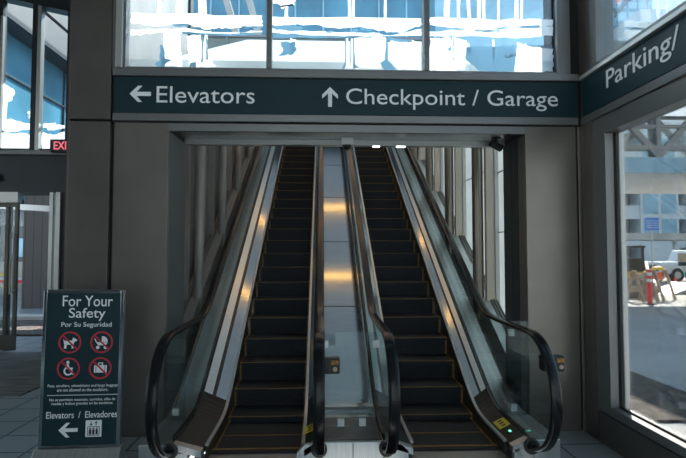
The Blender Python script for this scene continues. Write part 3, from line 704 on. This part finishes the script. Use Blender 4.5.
# steps: one master, then copies
TR = .34
def fill_steps(t, dx, first=None):
    for k in range(32):
        y = 4.365+TR*k; z = nose(y+.02)+.004 if k else .004
        if first is None:
            st = MB().box(-.36, .36, 0, TR+.02, -.03, 0).polyx([(0.004,-.03),(.03,-.03),(.06,-.24),(.02,-.24)], -.36, .36).build('step', M['step'], t)
            e1 = MB().box(-.348, .348, -.001, .006, -.004, .0012).build('front_edge', M['yellow'], st)
            e2 = MB().box(-.3605, -.347, 0, TR, -.004, .002).polyx([(-.0015,.002),(.05,.002),(.07,-.21),(.015,-.21)], -.3606, -.342).build('side_edge', M['yellow'], st)
            e3 = MB().box(.347, .3605, 0, TR, -.004, .002).polyx([(-.0015,.002),(.05,.002),(.07,-.21),(.015,-.21)], .342, .3606).build('side_edge', M['yellow'], st)
            first = (st, e1, e2, e3)
        else:
            st = first[0].copy(); sc.collection.objects.link(st); st.parent = t
            for e in first[1:]:
                c = e.copy(); sc.collection.objects.link(c); c.parent = st
        st.location = (dx, y-EY, z)
    return first
fs = fill_steps(esc_l, .06); fill_steps(esc_r, .03, fs)

# divider between the two escalators
t = thing('escalator_divider', (AX, 4.06, 0), 'stainless divider deck running up between the two escalators', 'divider')
def D(o): o.location = (-AX, -4.06, 0); return o
a, c = AX-.43, AX+.43
MB().polyx([(4.06,0),(4.06,.165),(4.62,.165),(4.62,0)], a+.19, c-.19).build('plinth', M['dullsteel'], t, bevel=.01).location = (-AX, -4.06, 0)
for e_ in ([(a,0),(a,.09),(a+.06,.15),(a+.185,.155),(a+.185,0)], [(c,0),(c-.185,0),(c-.185,.155),(c-.06,.15),(c,.09)]): D(MB().poly(e_, 4.06, 4.10).build('chamfered_end', M['dullsteel'], t))
D(MB().box(AX-.003, AX+.003, 4.056, 4.062, 0, .16).build('seam', M['gap'], t))
D(MB().box(AX-.23, AX+.23, 4.10, 4.64, .165, .172).build('black_top', M['black'], t))
yd = [4.64]+[y for y in YS if y > 4.65]
D(MB().ribbon(AX-.235, AX+.235, yd, lambda y: deckz(y)-.08, lambda y: deckz(y)+.002).build('sloping_deck', M['steel'], t))
sm = MB()
for y in (6.3, 7.7, 9.1, 10.5, 11.9): sm.ribbon(AX-.234, AX+.234, [y, y+.012], lambda y: deckz(y), lambda y: deckz(y)+.004)
D(sm.build('seam', M['darkframe'], t))

# glass barriers closing the gaps, each with white clips
def barrier(x0, x1, y, z0, z1, clips, label):
    t = thing('glass_barrier', ((x0+x1)/2, y, z0), label, 'barrier', group='glass barriers beside the newels')
    MB().box(x0, x1, y-.005, y+.005, z0, z1).build('pane', M['balu'], t, world=True)
    for x, z in clips: MB().box(x-.028, x+.028, y-.02, y+.02, z-.03, z+.03).build('clip', M['white'], t, world=True, bevel=.004)
barrier(AX-.23, AX+.23, 4.42, .173, .95, [(AX-.08, .20), (AX+.10, .20), (AX-.215, .85), (AX+.215, .85)], 'clear glass barrier between the two inner newels')
barrier(1.67, 1.875, 4.66, .166, 1.0, [(1.715, .235), (1.70, .9)], 'clear glass barrier between right newel and right column')
barrier(-1.375, -1.19, 4.66, .166, .95, [(-1.27, .235)], 'clear glass barrier between left newel and left column')

def stop_box(x, y, z, side, label):
    t = thing('stop_box', (x, y, z), label, 'stop box', group='stop boxes on the newels')
    MB().box(-.085, .085, 0, .09, 0, .115).build('housing', M['black'], t, bevel=.012)
    MB().box(side*.02, side*.075, -.006, 0, .07, .10).build('yellow_plate', M['yellow'], t)
    MB().cyl((side*.05, -.012, .038), (side*.05, 0, .038), .016).build('button', M['wood'], t)
stop_box(1.735, 3.86, .73, 1, 'black stop box with yellow plate on the right newel')
stop_box(.045, 3.80, .74, 1, 'black stop box with yellow plate on the central newel')
def sticker(x, y, label, s, cx):
    zi = lambda y_, f_: (nose(y_)+.112)*(1-f_)+deckz(y_)*f_+.007
    def at(f_, y_): return (cx+s*(.425+.12*f_), y_, zi(y_, f_))
    t = thing('caution_sticker', at(.5, y), label, 'sticker', group='caution stickers on the escalator decks')
    q = MB().loft([[at(.12, y_), at(.88, y_), tuple(Vector(at(.88, y_))+Vector((0,0,.002))), tuple(Vector(at(.12, y_))+Vector((0,0,.002)))] for y_ in (y-.09, y+.09)])
    q.build('face', M['sticker'], t, world=True)
    m_ = MB()
    for dy in (-.05, 0.0, .05):
        m_.loft([[tuple(Vector(at(f_, y_))+Vector((0,0,d))) for f_, d in ((.35, .002), (.65, .002), (.65, .004), (.35, .004))] for y_ in (y+dy-.012, y+dy+.012)])
    m_.build('pictogram', M['black'], t, world=True)
sticker(0, 4.50, 'yellow caution sticker on the deck by the right newel', 1, AX+.825)
sticker(0, 4.44, 'yellow caution sticker on the deck by the central newel', 1, AX-.825)
o = MB().cyl((0,0,0), (0,0,.012), .028).build('indicator_light', M['black'], base=True); o.location = (AX+.825+.485, 4.30, .138)
tag(o, 'small green indicator on the right escalator deck', 'light')
MB().cyl((0,0,.012), (0,0,.018), .010).build('lens', M['green'], o)

# ------------------------------------------------------------------ signs
t = thing('directional_sign', (0.25, WY-.05, 2.88), 'long dark sign band over the opening reading Elevators and Checkpoint / Garage', 'sign')
def S(o): o.location = -Vector(t.location); return o
S(MB().box(-1.875, 2.375, WY-.02, WY+.03, 2.88, 3.205).build('sign_face', M['signface'], t))
S(MB().box(-1.88, 2.38, WY-.05, WY+.03, 3.21, 3.28).build('top_rail', M['frame'], t, bevel=.008))
L = lambda x, z, y=WY-.023: (x-t.location.x, y-t.location.y, z-t.location.z)
def zc(y, x): return 1.62+(253+.012*(x-322)-y)*WY/520
text('Elevators', 'lettering', M['letter'], t, w_=px(255)-px(157.5), h_=.150, loc=L((px(255)+px(157.5))/2, 3.047))
text('Checkpoint / Garage', 'lettering', M['letter'], t, w_=px(556.5)-px(346), h_=.192, loc=L((px(556.5)+px(346))/2, 3.028))
def arrow(par, cx, cz, size, ang, y0, y1, m='letter'):
    pts = [(-.5,0),(-.10,.40),(.10,.40),(-.17,.10),(.52,.10),(.52,-.10),(-.17,-.10),(.10,-.40),(-.10,-.40)]
    c_, s_ = math.cos(ang), math.sin(ang)
    return MB().poly([(cx+size*(x*c_-z*s_), cz+size*(x*s_+z*c_)) for x, z in pts], y0, y1).build('arrow', M[m], par)
S(arrow(t, px(141), 3.05, .185, 0, WY-.024, WY-.020))
S(arrow(t, px(330), 3.045, .180, -math.pi/2, WY-.024, WY-.020))

t = thing('parking_sign', (RX, 2.0, 2.88), 'dark sign band on the right wall reading Parking and a slash', 'sign')
S(MB().box(RX-.012, RX, -5, WY-.06, 2.88, 3.205).build('sign_face', M['signface'], t))
S(MB().box(RX-.05, RX, -5, WY-.06, 3.205, 3.245).build('top_rail', M['bright'], t, bevel=.006))
text('Parking/', 'lettering', M['letter'], t, w_=.90, h_=.205, loc=(-.015, 4.255-.45-2.0, 3.062-2.88), rot=(R(90), 0, R(-90)))

# safety sign on its floor stand
sx, sy = -1.845, 4.12
t = thing('safety_sign', (sx, sy, 0), 'free-standing For Your Safety sign in a silver frame beside left column', 'sign', R(5))
t.rotation_euler.y = R(.8)
SW, SH, Z0 = .585, 1.182, .15
MB().box(-SW/2-.03, SW/2+.03, -.17, .12, 0, .02).polyx([(-.16,.02),(.10,.02),(.05,.145),(-.05,.145)], -SW/2-.02, SW/2+.02).build('base', M['dullsteel'], t, bevel=.004)
MB().box(-SW/2, SW/2, -.02, .02, .10, Z0+SH).build('backing', M['frame'], t)
bd = .025
MB().box(-SW/2, -SW/2+bd, -.032, -.02, Z0, Z0+SH).box(SW/2-bd, SW/2, -.032, -.02, Z0, Z0+SH).box(-SW/2+bd, SW/2-bd, -.032, -.02, Z0, Z0+.012).box(-SW/2+bd, SW/2-bd, -.032, -.02, Z0+SH-bd, Z0+SH).build('frame', M['steel'], t, bevel=.003)
face = MB().box(-SW/2+bd, SW/2-bd, -.026, -.02, Z0+.012, Z0+SH-bd).build('face', M['signface'], t)
yf0, yf1 = -.029, -.026
def zz(y): return Z0+SH*(446-y)/(446-290)
def xx(x, y): return (x-(85.3-(y-290)*.0417*1.0))/80*SW
def line(s_, y, x0, x1, h, b=0.0): text(s_, 'lettering', M['letter'], face, w_=xx(x1, y)-xx(x0, y), h_=h, loc=((xx(x0, y)+xx(x1, y))/2, yf0+.001, zz(y)), depth=.001, bold=b*.3)
line('For Your', 301, 63.5, 113.5, .082, .015); line('Safety', 314.5, 69.5, 106, .098, .015)
line('Por Su Seguridad', 325.3, 62, 112, .046, .012)
line('Pets, strollers, wheelchairs and large baggage', 386, 48.5, 118, .026); line('are not allowed on the escalators.', 389.8, 57.5, 108, .024)
line('No se permiten mascotas, carriolas, sillas de', 399.8, 50, 115, .026); line('ruedas y bultos grandes en las escaleras.', 403.6, 52, 113, .026)
line('Elevators  /  Elevadores', 414.5, 47, 117, .050, .010)
MB().box(xx(48, 395), xx(118, 395), yf0, yf1, zz(395)-.002, zz(395)+.002).build('rule', M['letter'], face)
arrow(face, xx(68, 430), zz(429.5), .135, 0, yf0, yf1)
def pict(px_, py_, draw):
    cx, cz = xx(px_, py_), zz(py_)
    m_ = MB(); draw(m_, lambda x, z: (cx+x, cz+z)); m_.build('pictogram', M['letter'], face)
    r_ = .083
    k_ = r_*.70
    MB().ring(cx, cz, r_-.012, r_, yf0-.003, yf1-.003).poly([(cx-k_-.004, cz+k_-.004), (cx-k_+.004, cz+k_+.004), (cx+k_+.004, cz-k_+.004), (cx+k_-.004, cz-k_-.004)], yf0-.003, yf1-.003).build('prohibition_ring', M['red'], face)
def pl(m_, T, pts): m_.poly([T(x*.01, z*.01) for x, z in pts], yf0, yf1)
def disc(m_, T, x, z, r_, hole=0):
    c_ = T(x*.01, z*.01)
    if hole: m_.ring(c_[0], c_[1], hole*.01, r_*.01, yf0, yf1, n=18)
    else: m_.poly([(c_[0]+r_*.01*math.cos(6.2832*k/16), c_[1]+r_*.01*math.sin(6.2832*k/16)) for k in range(16)], yf0, yf1)
def dog(m_, T):
    pl(m_, T, [(-5.0,2.6),(-4.2,1.2),(1.4,1.4),(2.2,3.8),(3.0,2.9),(4.0,2.7),(5.2,1.6),(4.6,.9),(3.4,.8),(2.6,-1.2),(2.6,-4.6),(1.2,-4.6),(1.2,-1.8),(-2.4,-1.8),(-2.6,-4.6),(-4.2,-4.6),(-4.0,-2.0),(-4.4,.2)])
def stroller(m_, T):
    pl(m_, T, [(0,.2),(4.4,.2),(3.9,2.6),(2.2,4.2),(0,4.6)]); pl(m_, T, [(-4.2,.0),(4.4,-.2),(2.8,-2.4),(-2.4,-2.4)])
    pl(m_, T, [(-4.2,.0),(-5.6,2.6),(-5.0,2.9),(-3.4,.0)]); disc(m_, T, -2.8, -4.0, 1.3); disc(m_, T, 2.8, -4.0, 1.3)
def wheelchair(m_, T):
    disc(m_, T, -.7, 4.6, 1.15); pl(m_, T, [(-1.6,3.2),(.0,3.2),(.4,.6),(3.0,.6),(3.0,-.5),(-1.0,-.5)])
    pl(m_, T, [(.2,-.5),(2.2,-.5),(4.0,-4.4),(2.8,-4.8),(1.5,-1.6),(.2,-1.6)])
    c_ = T(-.2*.01, -1.9*.01); m_.ring(c_[0], c_[1], .023, .034, yf0, yf1, n=24, a0=R(110), a1=R(330))
def luggage(m_, T):
    pl(m_, T, [(-4.6,-3.4),(-4.6,2.2),(-3.5,2.2),(-3.5,-3.4)]); pl(m_, T, [(-3.0,-3.4),(-3.0,2.2),(3.0,2.2),(3.0,-3.4)]); pl(m_, T, [(3.5,-3.4),(3.5,2.2),(4.6,2.2),(4.6,-3.4)])
    pl(m_, T, [(-1.8,2.2),(-1.8,4.2),(1.8,4.2),(1.8,2.2),(1.1,2.2),(1.1,3.5),(-1.1,3.5),(-1.1,2.2)])
pict(70.5, 342.5, dog); pict(102.0, 342.5, stroller); pict(69.0, 368.5, wheelchair); pict(100.5, 368.5, luggage)
lx, lz = xx(93.3, 429), zz(428.5)
MB().box(lx-.058, lx+.058, yf0, yf1, lz-.062, lz+.062).build('lift_symbol', M['letter'], face)
m_ = MB(); y0_, y1_ = yf0-.002, yf1-.002
m_.box(lx-.044, lx+.044, y0_, y1_, lz-.052, lz-.048).box(lx-.044, lx+.044, y0_, y1_, lz+.012, lz+.016).box(lx-.044, lx-.040, y0_, y1_, lz-.052, lz+.016).box(lx+.040, lx+.044, y0_, y1_, lz-.052, lz+.016)
for dx in (-.024, 0, .024):
    m_.box(lx+dx-.008, lx+dx+.008, y0_, y1_, lz-.044, lz-.006); m_.poly([(lx+dx+.006*math.cos(6.28*k/10), lz+.002+.006*math.sin(6.28*k/10)) for k in range(10)], y0_, y1_)
for dx, sg in ((-.018, -1), (.018, 1)):
    z_ = lz+.038; m_.box(lx+dx-.003, lx+dx+.003, y0_, y1_, z_-.014, z_+.014); m_.poly([(lx+dx-.011, z_+sg*.004), (lx+dx+.011, z_+sg*.004), (lx+dx, z_+sg*.018)], y0_, y1_)
m_.build('lift_pictogram', M['black'], face)

# exit sign by the far windows
t = thing('exit_sign', (fx(65), FY-.16, fz(153.5)), 'small dark box with red EXIT letters under the left windows', 'sign')
MB().box(-.17, .25, 0, .08, 0, .21).box(.0, .03, .08, .11, .08, .12).build('housing', M['darkframe'], t, bevel=.008)
text('EXIT', 'lettering', M['exit'], t, w_=.30, h_=.135, loc=(.045, -.002, .105), bold=.02)

# entrance mat
o = MB().box(-6.6, -3.4, 6.1, 8.7, 0, .012).build('entrance_mat', M['mat_'], base=True); tag(o, 'ribbed brown walk-off mat on the floor before the left entrance', 'mat')

# ------------------------------------------------------------------ hall lamps, camera, fixtures
for y, z, lb in ((8.62, 4.62, 'lower warm linear lamp above the escalators'), (11.1, 5.74, 'upper warm linear lamp above the escalators')):
    t = thing('linear_lamp', (AX, y, z), lb, 'lamp', group='linear lamps over the escalators')
    MB().box(-1.45, 1.45, -.05, .05, .03, .08).build('housing', M['darkframe'], t)
    MB().box(-1.42, 1.42, -.022, .022, 0, .03).build('tube', M['lamp'], t)
    zr = hz(y)-z
    for x in (-1.2, 1.2): MB().cyl((x,0,.08), (x,0,zr), .01, n=8).build('hanger', M['darkframe'], t)
for x, wd, lb in ((.555, .035, 'narrow downlight on the header lip left of pair'), (.81, .045, 'downlight on the header lip over the right escalator')):
    o = MB().box(-wd, wd, -.02, .02, -.008, 0).build('downlight', M['down'], base=True); o.location = (x, 5.30, HB-.013)
    tag(o, lb, 'light', 'downlights on the header lip')
t = thing('dome_camera', (AX+.01, 5.19, HB+.05), 'white dome security camera under the header between the escalators', 'camera')
MB().box(-.06, .06, -.05, .05, -.07, 0).build('mount', M['white'], t, bevel=.006)
MB().sphere((0,0,.07), .048, z0=0).build('dome', M['black'], t, smooth=True).matrix_local = Matrix.Rotation(math.pi, 4, 'X')
t = thing('bullet_camera', (1.74, 5.1, HB+.05), 'dark bullet camera under the header at the right jamb', 'camera')
MB().box(-.04, .04, -.03, .03, -.015, 0).cyl((0,0,-.015), (0,0,-.05), .012).build('bracket', M['darkframe'], t)
MB().bar((-.06, 0, -.045), (.06, 0, -.115), .06, .06).build('body', M['black'], t, bevel=.008)
